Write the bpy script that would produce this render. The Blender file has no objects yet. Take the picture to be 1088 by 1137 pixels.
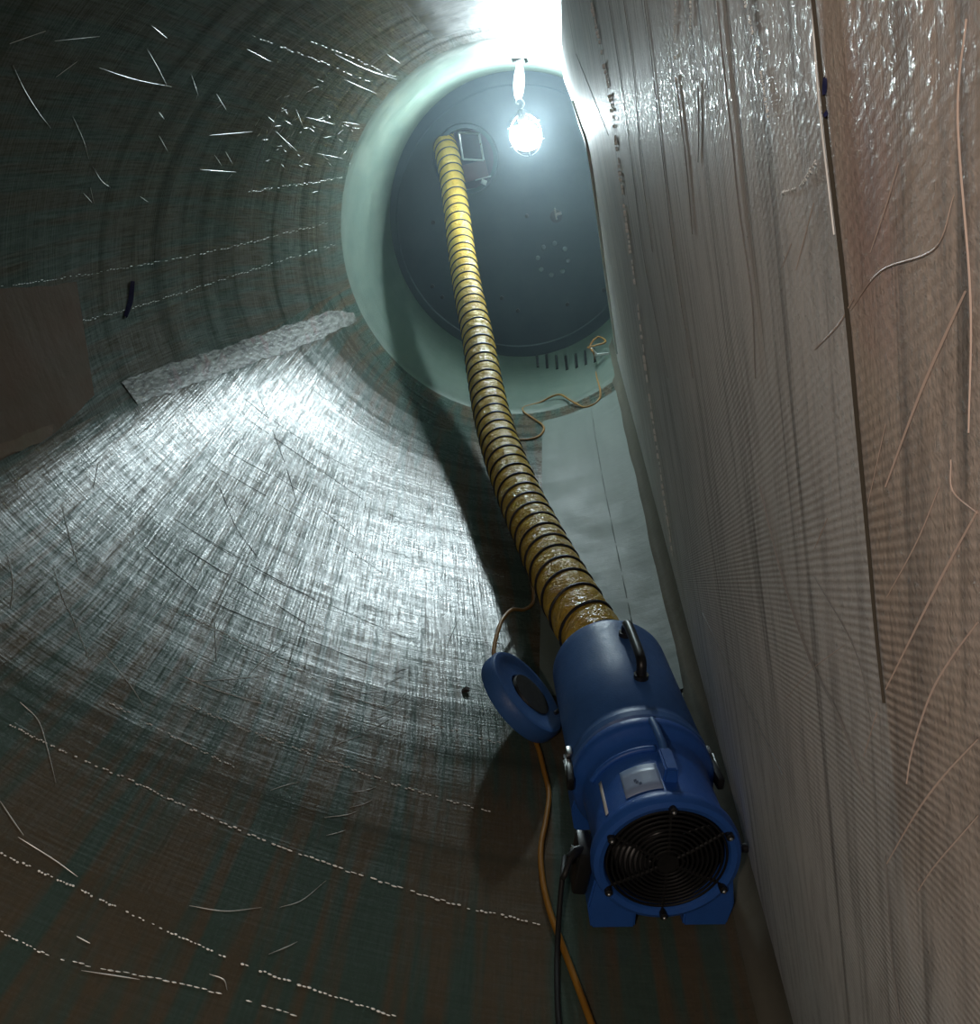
import bpy, bmesh, math, random
from mathutils import Vector, Matrix, Euler
import numpy as np

random.seed(7)
rng = np.random.default_rng(7)
sc = bpy.context.scene
COL = sc.collection
PI = math.pi

# ------------------------------------------------------------------ camera, world, lights, exposure
IMG_W, IMG_H, FOC = 1088.0, 1137.0, 871.333
EYE = 1.51                                    # eye height above the lowest floor line
AX_X = np.array([0.97006914, -0.19241041, -0.14813541])    # across the blade, in camera coordinates (right, down, forward)
AX_Y = np.array([0.05859812, -0.40652445, 0.91175881])     # along the blade towards the root
AX_Z = np.array([-0.23565255, -0.89314954, -0.38308194])   # up
cam_d = bpy.data.cameras.new('camera')
cam = bpy.data.objects.new('camera', cam_d); COL.objects.link(cam)
cam_d.sensor_fit = 'VERTICAL'; cam_d.sensor_height = 24.0; cam_d.sensor_width = 24.0
cam_d.lens = FOC * 24.0 / IMG_H
cam_d.clip_start = 0.02
right = Vector((AX_X[0], AX_Y[0], AX_Z[0])); down = Vector((AX_X[1], AX_Y[1], AX_Z[1])); fwd = Vector((AX_X[2], AX_Y[2], AX_Z[2]))
M3 = Matrix((right, -down, -fwd)).transposed()
cam.matrix_world = Matrix.Translation((0, 0, EYE)) @ M3.to_4x4()
sc.camera = cam

world = bpy.data.worlds.new('world'); sc.world = world; world.use_nodes = True
bg = world.node_tree.nodes['Background']
bg.inputs['Color'].default_value = (0.5, 0.6, 0.6, 1); bg.inputs['Strength'].default_value = 0.004

LAMP = Vector((-0.062, 6.10, EYE + 0.193))    # centre of the hanging bulb
LAMP_EMIT = 900.0
# a worker's warm lamp further back in the blade
wl = bpy.data.lights.new('work_torch', 'POINT'); wl.energy = 36.0; wl.color = (1.0, 0.83, 0.72); wl.shadow_soft_size = 0.05
wo = bpy.data.objects.new('work_torch', wl); COL.objects.link(wo); wo.location = (-0.36, -0.72, EYE + 0.52)

sc.view_settings.view_transform = 'Standard'; sc.view_settings.look = 'None'
sc.view_settings.gamma = 1.0; sc.view_settings.use_curve_mapping = False
sc.view_settings.exposure = 0.18
sc.cycles.max_bounces = 8; sc.cycles.diffuse_bounces = 5; sc.cycles.glossy_bounces = 4
sc.cycles.sample_clamp_indirect = 4.0
sc.cycles.use_denoising = True

HAZE = 0.021

# ------------------------------------------------------------------ blade interior shape
def lerp_tab(y, tab):
    if y <= tab[0][0]: return tab[0][1]
    for (a, va), (b, vb) in zip(tab, tab[1:]):
        if y <= b:
            t = (y - a) / (b - a); return va + (vb - va) * t
    return tab[-1][1]
XC, ZB, ZT = -0.27, 0.0, 2.21
TAB_XE = [(-2.5, -1.18), (0.0, -1.33), (1.0, -1.42), (1.8, -1.50), (2.6, -1.555), (3.4, -1.55), (4.2, -1.43), (4.7, -1.345), (5.1, -1.335), (7, -1.335)]
TAB_ZE = [(-2.5, 1.16), (1.0, 1.16), (2.4, 1.12), (3.4, 1.07), (4.2, 1.09), (5.1, 1.10), (7, 1.10)]
TAB_NL = [(-2.5, 1.6), (3.6, 1.6), (4.6, 1.75), (5.15, 2.0), (7, 2.0)]
TAB_NU = [(-2.5, 2.1), (3.6, 2.1), (5.15, 2.0), (7, 2.0)]
XR = XC + 1.09
TAB_XCL = [(-2.5, 0.10), (1.6, 0.08), (2.6, -0.05), (3.6, -0.18), (4.8, -0.27), (7, -0.27)]
def xcl(y): return smooth_tab(y, TAB_XCL)
def smooth_tab(y, tab):
    w = 0.22
    return (lerp_tab(y - w, tab) + 2 * lerp_tab(y - w / 2, tab) + 2 * lerp_tab(y, tab) + 2 * lerp_tab(y + w / 2, tab) + lerp_tab(y + w, tab)) / 8
def prm(y): return smooth_tab(y, TAB_XE), smooth_tab(y, TAB_ZE), smooth_tab(y, TAB_NL), smooth_tab(y, TAB_NU)
def spow(v, e): return abs(v) ** e
def shell_value(x, y, z):
    xe, ze, nl, nu = prm(y)
    if z < ze:
        xc = xcl(y); a = (xc - xe) if x < xc else (XR - xc)
        if x >= xc: nl = 2.0
        return (abs(x - xc) / a) ** nl + (abs(ze - z) / (ze - ZB)) ** nl
    a = (XC - xe) if x < XC else (XR - XC)
    if x >= XC: nu = 2.0
    return (abs(x - XC) / a) ** nu + (abs(z - ze) / (ZT - ze)) ** nu
def lower_pt(y, t, off=0.0):        # t -1..1: right leading edge .. bottom .. left bond edge
    xe, ze, nl, nu = prm(y)
    xc = xcl(y)
    if t < 0: nl = 2.0; a = XR - xc; s = 1
    else: a = xc - xe; s = -1
    f = abs(t) * PI / 2
    return Vector((xc + s * (a - off) * spow(math.sin(f), 2 / nl), y, ze - (ze - ZB - off) * spow(math.cos(f), 2 / nl)))
def upper_pt(y, t, off=0.0):
    xe, ze, nl, nu = prm(y)
    if t < 0: nu = 2.0; a = XR - XC; s = 1
    else: a = XC - xe; s = -1
    f = abs(t) * PI / 2
    return Vector((XC + s * (a - off) * spow(math.sin(f), 2 / nu), y, ze + (ZT - ze - off) * spow(math.cos(f), 2 / nu)))
def floor_z(x, y):
    xe, ze, nl, nu = prm(y)
    xc = xcl(y); a = (xc - xe) if x < xc else (XR - xc); n = nl if x < xc else 2.0
    return ze - (ze - ZB) * max(0.0, 1 - min(1.0, abs(x - xc) / a) ** n) ** (1 / n)
def ceil_z(x, y):
    xe, ze, nl, nu = prm(y)
    a = (XC - xe) if x < XC else (XR - XC); n = nu if x < XC else 2.0
    return ze + (ZT - ze) * max(0.0, 1 - min(1.0, abs(x - XC) / a) ** n) ** (1 / n)
WEB0 = 0.117
def web_x(y): return WEB0 + 0.0247 * y

def ray(px, py):
    d = np.array([px - IMG_W / 2, py - IMG_H / 2, FOC])
    return Vector((d @ AX_X, d @ AX_Y, d @ AX_Z)).normalized()
ORG = Vector((0, 0, EYE))
def at_y(px, py, y): r = ray(px, py); return ORG + r * (y / r.y)
def at_z(px, py, z): r = ray(px, py); return ORG + r * ((z - EYE) / r.z)
def at_web(px, py, off=0.0):
    r = ray(px, py); s = (WEB0 - off) / (r.x - 0.0247 * r.y); return ORG + r * s
def at_shell(px, py, back=0.0):
    r = ray(px, py); a, b = 0.3, 0.3
    while b < 9:
        p = ORG + r * b
        if shell_value(p.x, p.y, p.z) > 1: break
        a = b; b += 0.05
    for _ in range(30):
        m = (a + b) / 2; p = ORG + r * m
        if shell_value(p.x, p.y, p.z) > 1: b = m
        else: a = m
    return ORG + r * (a - back)
def shell_normal(p):
    e = 0.004
    g = Vector([shell_value(*(p + d)) - shell_value(*(p - d)) for d in (Vector((e, 0, 0)), Vector((0, e, 0)), Vector((0, 0, e)))])
    return -g.normalized()

# ------------------------------------------------------------------ node helper
class NM:
    def __init__(s, name):
        s.m = bpy.data.materials.new(name); s.m.use_nodes = True
        s.t = s.m.node_tree; s.n = s.t.nodes; s.n.clear()
        s.out = s.n.new('ShaderNodeOutputMaterial'); s.b = s.n.new('ShaderNodeBsdfPrincipled')
        s.t.links.new(s.b.outputs[0], s.out.inputs[0])
    def put(s, sock, v):
        if v is None: return
        if isinstance(v, bpy.types.NodeSocket): s.t.links.new(v, sock)
        else:
            if isinstance(v, tuple) and len(v) == 3 and sock.type == 'RGBA': v = v + (1,)
            sock.default_value = v
    def math(s, op, a, b=None, c=None, clamp=False):
        n = s.n.new('ShaderNodeMath'); n.operation = op; n.use_clamp = clamp
        for i, v in enumerate((a, b, c)): s.put(n.inputs[i], v)
        return n.outputs[0]
    def uv(s):
        n = s.n.new('ShaderNodeUVMap'); n.uv_map = 'UVMap'; x = s.n.new('ShaderNodeSeparateXYZ')
        s.t.links.new(n.outputs[0], x.inputs[0]); return n.outputs[0], x.outputs[0], x.outputs[1]
    def objco(s):
        n = s.n.new('ShaderNodeTexCoord'); return n.outputs['Object']
    def sep(s, v):
        x = s.n.new('ShaderNodeSeparateXYZ'); s.t.links.new(v, x.inputs[0]); return x.outputs
    def comb(s, x, y, z=0.0):
        n = s.n.new('ShaderNodeCombineXYZ')
        for i, v in enumerate((x, y, z)): s.put(n.inputs[i], v)
        return n.outputs[0]
    def scale(s, v, sx, sy, sz=1.0):
        n = s.n.new('ShaderNodeMapping'); s.put(n.inputs[0], v); n.inputs['Scale'].default_value = (sx, sy, sz); return n.outputs[0]
    def noise(s, v, sc_, detail=2.0, rough=0.5, dist=0.0, col=False):
        n = s.n.new('ShaderNodeTexNoise'); s.put(n.inputs['Vector'], v); n.inputs['Scale'].default_value = sc_
        n.inputs['Detail'].default_value = detail; n.inputs['Roughness'].default_value = rough; n.inputs['Distortion'].default_value = dist
        return n.outputs['Color' if col else 'Fac']
    def ramp(s, v, lo, hi, a=0.0, b=1.0):
        n = s.n.new('ShaderNodeMapRange'); n.clamp = True
        s.put(n.inputs[0], v)
        for i, q in enumerate((lo, hi, a, b)): s.put(n.inputs[i + 1], q)
        return n.outputs[0]
    def mix(s, f, a, b):
        n = s.n.new('ShaderNodeMix'); n.data_type = 'RGBA'
        s.put(n.inputs[0], f); s.put(n.inputs[6], a); s.put(n.inputs[7], b); return n.outputs[2]
    def bump(s, h, strength=1.0, dist=0.01, normal=None):
        n = s.n.new('ShaderNodeBump'); s.put(n.inputs['Height'], h); n.inputs['Strength'].default_value = strength
        n.inputs['Distance'].default_value = dist
        if normal: s.t.links.new(normal, n.inputs['Normal'])
        return n.outputs[0]
    def fin(s, color=None, rough=None, metal=None, normal=None, spec=None, coat=None, coat_rough=None, aniso=None):
        s.put(s.b.inputs['Base Color'], color); s.put(s.b.inputs['Roughness'], rough); s.put(s.b.inputs['Metallic'], metal)
        s.put(s.b.inputs['Normal'], normal); s.put(s.b.inputs['Specular IOR Level'], spec)
        s.put(s.b.inputs['Coat Weight'], coat); s.put(s.b.inputs['Coat Roughness'], coat_rough)
        return s.m

def plain(name, color, rough=0.5, metal=0.0, spec=0.5, nscale=18.0, namp=0.12, bump=0.0):
    k = NM(name); o = k.objco()
    f = k.noise(o, nscale, 3.0)
    c = k.mix(f, tuple(v * (1 - namp) for v in color), tuple(min(1, v * (1 + namp)) for v in color))
    r = k.ramp(k.noise(o, nscale * 2.3, 2.0), 0.3, 0.7, max(0.03, rough - 0.06), min(1, rough + 0.06))
    nm = k.bump(k.noise(o, nscale * 6, 3.0), bump, 0.004) if bump else None
    return k.fin(c, r, metal, nm, spec)

# ---- laminate of the two shells: woven glass under resin, ply stripes along the blade, wrinkles across it
def laminate(name, ca, cb, cdark, rough, line_w=1.0):
    k = NM(name); uv, u, v = k.uv()
    # stripes along the blade (constant u)
    us = k.noise(k.scale(uv, 1, 0.06), 21.0, 2.0)
    big = k.noise(uv, 1.6, 3.0)
    st = k.ramp(k.math('ADD', us, k.math('MULTIPLY', k.math('SUBTRACT', big, 0.5), 0.3)), 0.43, 0.57)
    c = k.mix(st, ca, cb)
    # wrinkles across (constant v), slightly wandering; their shadows are painted dark
    warp = k.math('MULTIPLY', k.math('SUBTRACT', k.noise(uv, 1.1, 2.0), 0.5), 0.22)
    vw = k.math('ADD', v, warp)
    wr = k.noise(k.comb(k.math('MULTIPLY', u, 0.25), k.math('MULTIPLY', vw, 9.0)), 1.0, 2.0, 0.5)
    dark = k.ramp(wr, 0.30, 0.46, 1.0, 0.0)
    c = k.mix(k.math('MULTIPLY', dark, 0.55), c, cdark)
    mott = k.noise(uv, 45.0, 4.0, 0.65)
    c = k.mix(k.ramp(mott, 0.35, 0.75, 0.0, 0.35), c, cdark)
    # fine cross weave
    p = 0.011
    wu = k.math('SINE', k.math('MULTIPLY', u, 2 * PI / p)); wv = k.math('SINE', k.math('MULTIPLY', v, 2 * PI / (p * 1.1)))
    brk = k.noise(k.scale(uv, 60, 7), 1.0, 2.0); brk2 = k.noise(k.scale(uv, 7, 60), 1.0, 2.0)
    weave = k.math('ADD', k.math('MULTIPLY', wu, brk), k.math('MULTIPLY', wv, brk2))
    h = k.math('MULTIPLY', weave, 0.00008)
    streak = k.math('ADD', k.noise(k.scale(uv, 150, 6), 1.0, 3.0, 0.6), k.noise(k.scale(uv, 6, 150), 1.0, 3.0, 0.6))
    h = k.math('ADD', h, k.math('MULTIPLY', streak, 0.00045))
    h = k.math('ADD', h, k.math('MULTIPLY', wr, 0.0035 * line_w))
    h = k.math('ADD', h, k.math('MULTIPLY', us, 0.002))
    h = k.math('ADD', h, k.math('MULTIPLY', mott, 0.0008))
    nm = k.bump(h, 1.0, 1.0)
    r = k.ramp(k.math('ADD', k.math('MULTIPLY', mott, 0.5), k.math('MULTIPLY', wr, 0.5)), 0.35, 0.65, rough - 0.06, rough + 0.09)
    sp = k.math('MULTIPLY', k.ramp(streak, 0.84, 1.16, 0.03, 0.33), k.ramp(wr, 0.32, 0.50, 0.45, 1.0))
    return k.fin(c, r, 0.0, nm, sp)

MAT = {}
MAT['floor'] = laminate('green grey glass laminate', (0.064, 0.100, 0.084), (0.110, 0.088, 0.060), (0.034, 0.046, 0.040), 0.265)
MAT['ceiling'] = laminate('dark green glass laminate', (0.060, 0.085, 0.070), (0.075, 0.070, 0.050), (0.028, 0.036, 0.030), 0.36)

def smooth_lam(name, ca, cb, rough, bumpk=1.0):
    k = NM(name); uv, u, v = k.uv()
    a = k.noise(k.scale(uv, 1, 0.15), 9.0, 3.0); b = k.noise(uv, 5.0, 4.0, 0.6)
    c = k.mix(k.ramp(k.math('ADD', k.math('MULTIPLY', a, 0.5), k.math('MULTIPLY', b, 0.5)), 0.38, 0.62), ca, cb)
    seam = k.noise(k.comb(k.math('MULTIPLY', u, 0.3), k.math('MULTIPLY', v, 18.0)), 1.0, 3.0)
    fine = k.noise(uv, 90.0, 3.0, 0.6)
    h = k.math('ADD', k.math('MULTIPLY', b, 0.004 * bumpk), k.math('MULTIPLY', fine, 0.0004 * bumpk))
    h = k.math('ADD', h, k.math('MULTIPLY', seam, 0.0015 * bumpk))
    return k.fin(c, k.ramp(b, 0.35, 0.7, rough - 0.06, rough + 0.08), 0.0, k.bump(h, 1.0, 1.0), 0.22)
MAT['root'] = smooth_lam('pale green root laminate', (0.105, 0.145, 0.125), (0.140, 0.180, 0.152), 0.45)
MAT['cap'] = smooth_lam('pale spar cap laminate', (0.130, 0.162, 0.146), (0.165, 0.200, 0.180), 0.56)
MAT['bead'] = smooth_lam('brown adhesive fillet', (0.105, 0.10, 0.078), (0.14, 0.132, 0.105), 0.55)
MAT['brown'] = smooth_lam('brown laminate patch', (0.085, 0.058, 0.032), (0.100, 0.062, 0.038), 0.8)

MAT['tan'] = smooth_lam('tan foam strip', (0.11, 0.05, 0.02), (0.11, 0.09, 0.05), 0.7)
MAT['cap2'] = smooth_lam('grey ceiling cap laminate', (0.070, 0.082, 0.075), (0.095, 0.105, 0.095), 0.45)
def tape_mat():
    k = NM('resin soaked tape'); uv, u, v = k.uv()
    n = k.noise(k.scale(uv, 28, 9), 1.0, 4.0, 0.65)
    c = k.mix(k.ramp(n, 0.42, 0.6), (0.05, 0.05, 0.042), (0.25, 0.26, 0.235))
    red = k.ramp(k.noise(uv, 9.0, 3.0), 0.56, 0.66)
    c = k.mix(k.math('MULTIPLY', red, 0.55), c, (0.20, 0.085, 0.085))
    h = k.math('MULTIPLY', k.noise(k.scale(uv, 60, 25), 1.0, 3.0), 0.003)
    return k.fin(c, 0.5, 0.0, k.bump(h, 1.0, 1.0), 0.4)
MAT['tape'] = tape_mat()

def web_mat():
    k = NM('grey web laminate'); uv, z, y = k.uv()       # u = height, v = along
    big = k.noise(uv, 2.4, 4.0, 0.6)
    c = k.mix(k.ramp(big, 0.35, 0.65), (0.57, 0.575, 0.575), (0.66, 0.635, 0.62))
    # panel nearer than the seam is a warmer, pinkish cloth
    seam = k.math('ADD', 0.3827, k.math('MULTIPLY', k.math('SUBTRACT', z, 1.4), 0.118))
    near = k.math('MULTIPLY', k.ramp(k.math('SUBTRACT', seam, y), -0.002, 0.002), k.ramp(k.math('ADD', z, k.math('MULTIPLY', big, 0.2)), 1.10, 1.34))
    c = k.mix(k.math('MULTIPLY', near, 0.85), c, k.mix(k.ramp(k.noise(uv, 7.0, 4.0, 0.6), 0.35, 0.65), (0.56, 0.46, 0.385), (0.62, 0.51, 0.445)))
    # pink resin stain high on the near panel
    dz = k.math('SUBTRACT', z, 1.46); dy = k.math('SUBTRACT', y, 0.35)
    rr = k.math('ADD', k.math('MULTIPLY', k.math('MULTIPLY', dz, dz), 90.0), k.math('MULTIPLY', k.math('MULTIPLY', dy, dy), 330.0))
    stain = k.ramp(k.math('ADD', rr, k.noise(uv, 30.0, 4.0, 0.7)), 0.45, 1.05, 0.5, 0.0)
    c = k.mix(stain, c, (0.44, 0.25, 0.245))
    # upright dark creases and mottling
    cr = k.noise(k.comb(k.math('MULTIPLY', z, 0.8), k.math('MULTIPLY', y, 24.0)), 1.0, 5.0, 0.65, 0.25)
    dark = k.ramp(cr, 0.35, 0.45, 0.8, 0.0)
    sm = k.noise(k.comb(k.math('MULTIPLY', z, 5.0), k.math('MULTIPLY', y, 40.0)), 1.0, 4.0, 0.65)
    c = k.mix(dark, c, (0.16, 0.155, 0.15))
    c = k.mix(k.ramp(sm, 0.48, 0.72, 0.0, 0.6), c, (0.20, 0.19, 0.19))
    # diagonal ribs of the cloth, falling towards the root at 30 degrees
    q = k.math('ADD', k.math('MULTIPLY', z, math.cos(PI / 6)), k.math('MULTIPLY', y, math.sin(PI / 6)))
    wob = k.math('MULTIPLY', k.noise(uv, 20.0, 2.0), 0.0015)
    rib = k.math('SINE', k.math('MULTIPLY', k.math('ADD', q, wob), 2 * PI / 0.0052))
    ribm = k.ramp(k.noise(uv, 9.0, 3.0), 0.3, 0.6, 0.3, 1.0)
    lowfade = k.ramp(z, 1.40, 1.25, 0.25, 1.0)
    ribm = k.math('MULTIPLY', ribm, lowfade)
    c = k.mix(k.math('MULTIPLY', k.math('MULTIPLY', k.ramp(rib, -0.8, 0.8, 0.75, 0.0), ribm), k.ramp(near, 0, 1, 0.4, 1.0)), c, (0.15, 0.12, 0.10))  # dark between the ribs painted in where their bump shades too little
    fine = k.noise(k.scale(uv, 260, 420), 1.0, 3.0, 0.6)
    grain = k.noise(uv, 130.0, 3.0, 0.7)
    h = k.math('MULTIPLY', k.math('MULTIPLY', rib, ribm), 0.00022)
    h = k.math('ADD', h, k.math('MULTIPLY', cr, 0.0016))
    h = k.math('ADD', h, k.math('MULTIPLY', fine, 0.0003))
    h = k.math('ADD', h, k.math('MULTIPLY', grain, 0.0010))
    return k.fin(c, k.ramp(grain, 0.52, 0.70, 0.66, 0.16), 0.0, k.bump(h, 1.0, 1.0), 0.32)
MAT['web'] = web_mat()

def disc_mat():
    k = NM('slate painted bulkhead'); o = k.objco()
    a = k.noise(o, 2.2, 4.0, 0.6); b = k.noise(o, 30.0, 3.0)
    c = k.mix(k.ramp(a, 0.35, 0.65), (0.030, 0.050, 0.066), (0.044, 0.066, 0.080))
    c = k.mix(k.ramp(b, 0.55, 0.8, 0, 0.3), c, (0.03, 0.04, 0.05))
    return k.fin(c, 0.5, 0.0, k.bump(b, 0.15, 0.004), 0.4)
MAT['disc'] = disc_mat()
def hose_mat():
    k = NM('yellow vinyl duct cloth'); uv, u, v = k.uv()      # u = turn 0..1, v = metres along
    n = k.noise(k.scale(uv, 26, 24), 1.0, 3.0, 0.6); d = k.noise(k.scale(uv, 4, 3), 1.0, 3.0)
    c = k.mix(k.ramp(d, 0.35, 0.65), (0.60, 0.37, 0.040), (0.68, 0.45, 0.07))
    cre = k.noise(k.scale(uv, 9, 30), 1.0, 4.0, 0.65, 1.2)
    h = k.math('ADD', k.math('MULTIPLY', n, 0.004), k.math('MULTIPLY', cre, 0.022))
    return k.fin(c, 0.22, 0.0, k.bump(h, 1.0, 1.0), 0.7)
MAT['hose'] = hose_mat()
MAT['blue'] = plain('blue moulded plastic', (0.026, 0.112, 0.43), 0.42, 0, 0.45, 30, 0.12, 0.12)
MAT['blue2'] = plain('dull blue moulded plastic', (0.042, 0.125, 0.35), 0.45, 0, 0.45, 30, 0.14, 0.12)
MAT['black'] = plain('black plastic', (0.012, 0.012, 0.013), 0.38)
MAT['dullbolt'] = plain('dull grey bolt head', (0.13, 0.16, 0.17), 0.55)
MAT['rubber'] = plain('black rubber', (0.014, 0.014, 0.015), 0.55)
MAT['steel'] = plain('zinc plated steel', (0.55, 0.56, 0.56), 0.32, 1.0)
MAT['orange'] = plain('orange yellow cable jacket', (0.32, 0.15, 0.02), 0.42)
MAT['sticker'] = plain('pale blue printed label', (0.27, 0.36, 0.54), 0.35)
MAT['ink'] = plain('dark blue print', (0.02, 0.04, 0.12), 0.4)
MAT['white'] = plain('white webbing', (0.75, 0.77, 0.78), 0.6)
MAT['scratch'] = plain('pale scratches and glints', (0.80, 0.82, 0.80), 0.48, 0.5, 0.5)  # pale tone also paints the glints along the cloth ridges
MAT['crease2'] = plain('grey green resin crease', (0.075, 0.09, 0.082), 0.5)
MAT['ridge'] = plain('pale ridge and edge highlight', (0.88, 0.90, 0.89), 0.45)
MAT['pinkscratch'] = plain('pinkish glass fibre scratch', (0.66, 0.52, 0.45), 0.5)
MAT['crease'] = plain('grey resin crease', (0.20, 0.195, 0.19), 0.5)
MAT['wrinkle'] = plain('dark wrinkle shadow', (0.040, 0.046, 0.044), 0.6)
MAT['groove'] = plain('dark open seam', (0.050, 0.042, 0.030), 0.8)
MAT['hub'] = plain('dark plum hub paint', (0.060, 0.030, 0.060), 0.5)
MAT['red'] = plain('dull red primer panel', (0.13, 0.045, 0.055), 0.5)
MAT['pen'] = plain('navy marker ink', (0.015, 0.02, 0.08), 0.6)
MAT['dirt'] = plain('dark brown flake', (0.03, 0.025, 0.02), 0.8)
def emit(name, color, strength):
    k = NM(name); e = k.n.new('ShaderNodeEmission'); e.inputs[0].default_value = color + (1,); e.inputs[1].default_value = strength
    k.t.links.new(e.outputs[0], k.out.inputs[0]); return k.m
MAT['bulb'] = emit('lit frosted bulb', (0.79, 0.95, 0.99), LAMP_EMIT)

# ------------------------------------------------------------------ mesh helpers
def link(name, me, mat, parent=None, smooth=True):
    o = bpy.data.objects.new(name, me); COL.objects.link(o)
    if mat is not None: me.materials.append(MAT[mat] if isinstance(mat, str) else mat)
    if smooth:
        for p in me.polygons: p.use_smooth = True
    if parent is not None: o.parent = parent
    return o
def from_bm(name, bm, mat, parent=None, smooth=True, auto=None):
    bmesh.ops.remove_doubles(bm, verts=bm.verts, dist=1e-6)
    bmesh.ops.recalc_face_normals(bm, faces=bm.faces)
    me = bpy.data.meshes.new(name); bm.to_mesh(me); bm.free()
    o = link(name, me, mat, parent, smooth)
    if smooth and auto is not None: me.set_sharp_from_angle(angle=math.radians(auto))
    return o
def grid_mesh(name, rows, mat, parent=None, uvs=None, closed=False):
    nr, nc = len(rows), len(rows[0])
    vs = [tuple(p) for r in rows for p in r]; fs = []
    for i in range(nr - 1):
        for j in range(nc - 1): fs.append((i * nc + j, i * nc + j + 1, (i + 1) * nc + j + 1, (i + 1) * nc + j))
    me = bpy.data.meshes.new(name); me.from_pydata(vs, [], fs)
    if uvs is not None:
        ul = me.uv_layers.new(name='UVMap'); fu = [q for r in uvs for q in r]
        for l in me.loops: ul.data[l.index].uv = fu[l.vertex_index]
    return link(name, me, mat, parent)
def frames(pts):
    n = len(pts); tans = []
    for i in range(n):
        a = pts[max(0, i - 1)]; b = pts[min(n - 1, i + 1)]; tans.append((b - a).normalized())
    t0 = tans[0]; ref = Vector((0, 0, 1)) if abs(t0.z) < 0.9 else Vector((1, 0, 0))
    nrm = (ref - t0 * ref.dot(t0)).normalized(); out = []
    for t in tans:
        nrm = (nrm - t * nrm.dot(t)).normalized(); out.append((t, nrm, t.cross(nrm)))
    return out
def add_tube(bm, pts, r, seg=10, caps=True):
    pts = [Vector(p) for p in pts]; fr = frames(pts); rings = []
    for i, (p, (t, n, b)) in enumerate(zip(pts, fr)):
        rr = r[i] if isinstance(r, (list, tuple)) else r
        rings.append([bm.verts.new(p + (n * math.cos(2 * PI * k / seg) + b * math.sin(2 * PI * k / seg)) * rr) for k in range(seg)])
    for a, c in zip(rings, rings[1:]):
        for k in range(seg): bm.faces.new((a[k], a[(k + 1) % seg], c[(k + 1) % seg], c[k]))
    if caps:
        bm.faces.new(rings[0][::-1]); bm.faces.new(rings[-1])
def tube(name, pts, r, mat, parent=None, seg=10):
    bm = bmesh.new(); add_tube(bm, pts, r, seg); return from_bm(name, bm, mat, parent, True, 50)
def catmull(pts, n=10):
    P = [Vector(p) for p in pts]; P = [P[0] * 2 - P[1]] + P + [P[-1] * 2 - P[-2]]; out = []
    for i in range(1, len(P) - 2):
        p0, p1, p2, p3 = P[i - 1], P[i], P[i + 1], P[i + 2]
        for k in range(n):
            t = k / n
            out.append(0.5 * (2 * p1 + (p2 - p0) * t + (2 * p0 - 5 * p1 + 4 * p2 - p3) * t * t + (3 * p1 - p0 - 3 * p2 + p3) * t ** 3))
    out.append(P[-2]); return out
def add_lathe(bm, prof, seg=72, cx=0.0, cz=0.0, close=False):     # prof [(y, r)], round the y axis
    rings = []
    for y, r in prof:
        if r < 1e-5: rings.append([bm.verts.new((cx, y, cz))] * seg)
        else: rings.append([bm.verts.new((cx + r * math.sin(2 * PI * k / seg), y, cz + r * math.cos(2 * PI * k / seg))) for k in range(seg)])
    pr = list(zip(rings, rings[1:])) + ([(rings[-1], rings[0])] if close else [])
    for a, c in pr:
        for k in range(seg):
            vs = [a[k], a[(k + 1) % seg], c[(k + 1) % seg], c[k]]; u = []
            for v in vs:
                if v not in u: u.append(v)
            if len(u) > 2: bm.faces.new(u)
def add_box(bm, c, s, rot=None, bev=0.0):
    m = Matrix.Translation(c) @ (rot.to_matrix().to_4x4() if rot else Matrix.Identity(4)) @ Matrix.Diagonal((s[0], s[1], s[2], 1))
    r = bmesh.ops.create_cube(bm, size=1.0, matrix=m)
    if bev:
        es = {e for v in r['verts'] for e in v.link_edges}
        bmesh.ops.bevel(bm, geom=list(es), offset=bev, segments=2, affect='EDGES', profile=0.5)
def box(name, c, s, mat, parent=None, rot=None, bev=0.003):
    bm = bmesh.new(); add_box(bm, Vector(c), s, rot, bev); return from_bm(name, bm, mat, parent, True, 40)
def add_prism(bm, poly, y0, y1):                                   # poly in (x, z), extruded along y
    a = [bm.verts.new((x, y0, z)) for x, z in poly]; b = [bm.verts.new((x, y1, z)) for x, z in poly]
    n = len(poly)
    for i in range(n): bm.faces.new((a[i], a[(i + 1) % n], b[(i + 1) % n], b[i]))
    bm.faces.new(a[::-1]); bm.faces.new(b)
def tag(o, label, cat, group=None):
    o['label'] = label; o['category'] = cat
    if group: o['group'] = group
    return o
def empty(name, loc, rot=(0, 0, 0)):
    o = bpy.data.objects.new(name, None); COL.objects.link(o); o.location = loc; o.rotation_euler = rot
    if isinstance(rot, Euler): o.rotation_mode = rot.order
    o.empty_display_size = 0.1; return o
def struct(o): o['kind'] = 'structure'; return o

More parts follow.
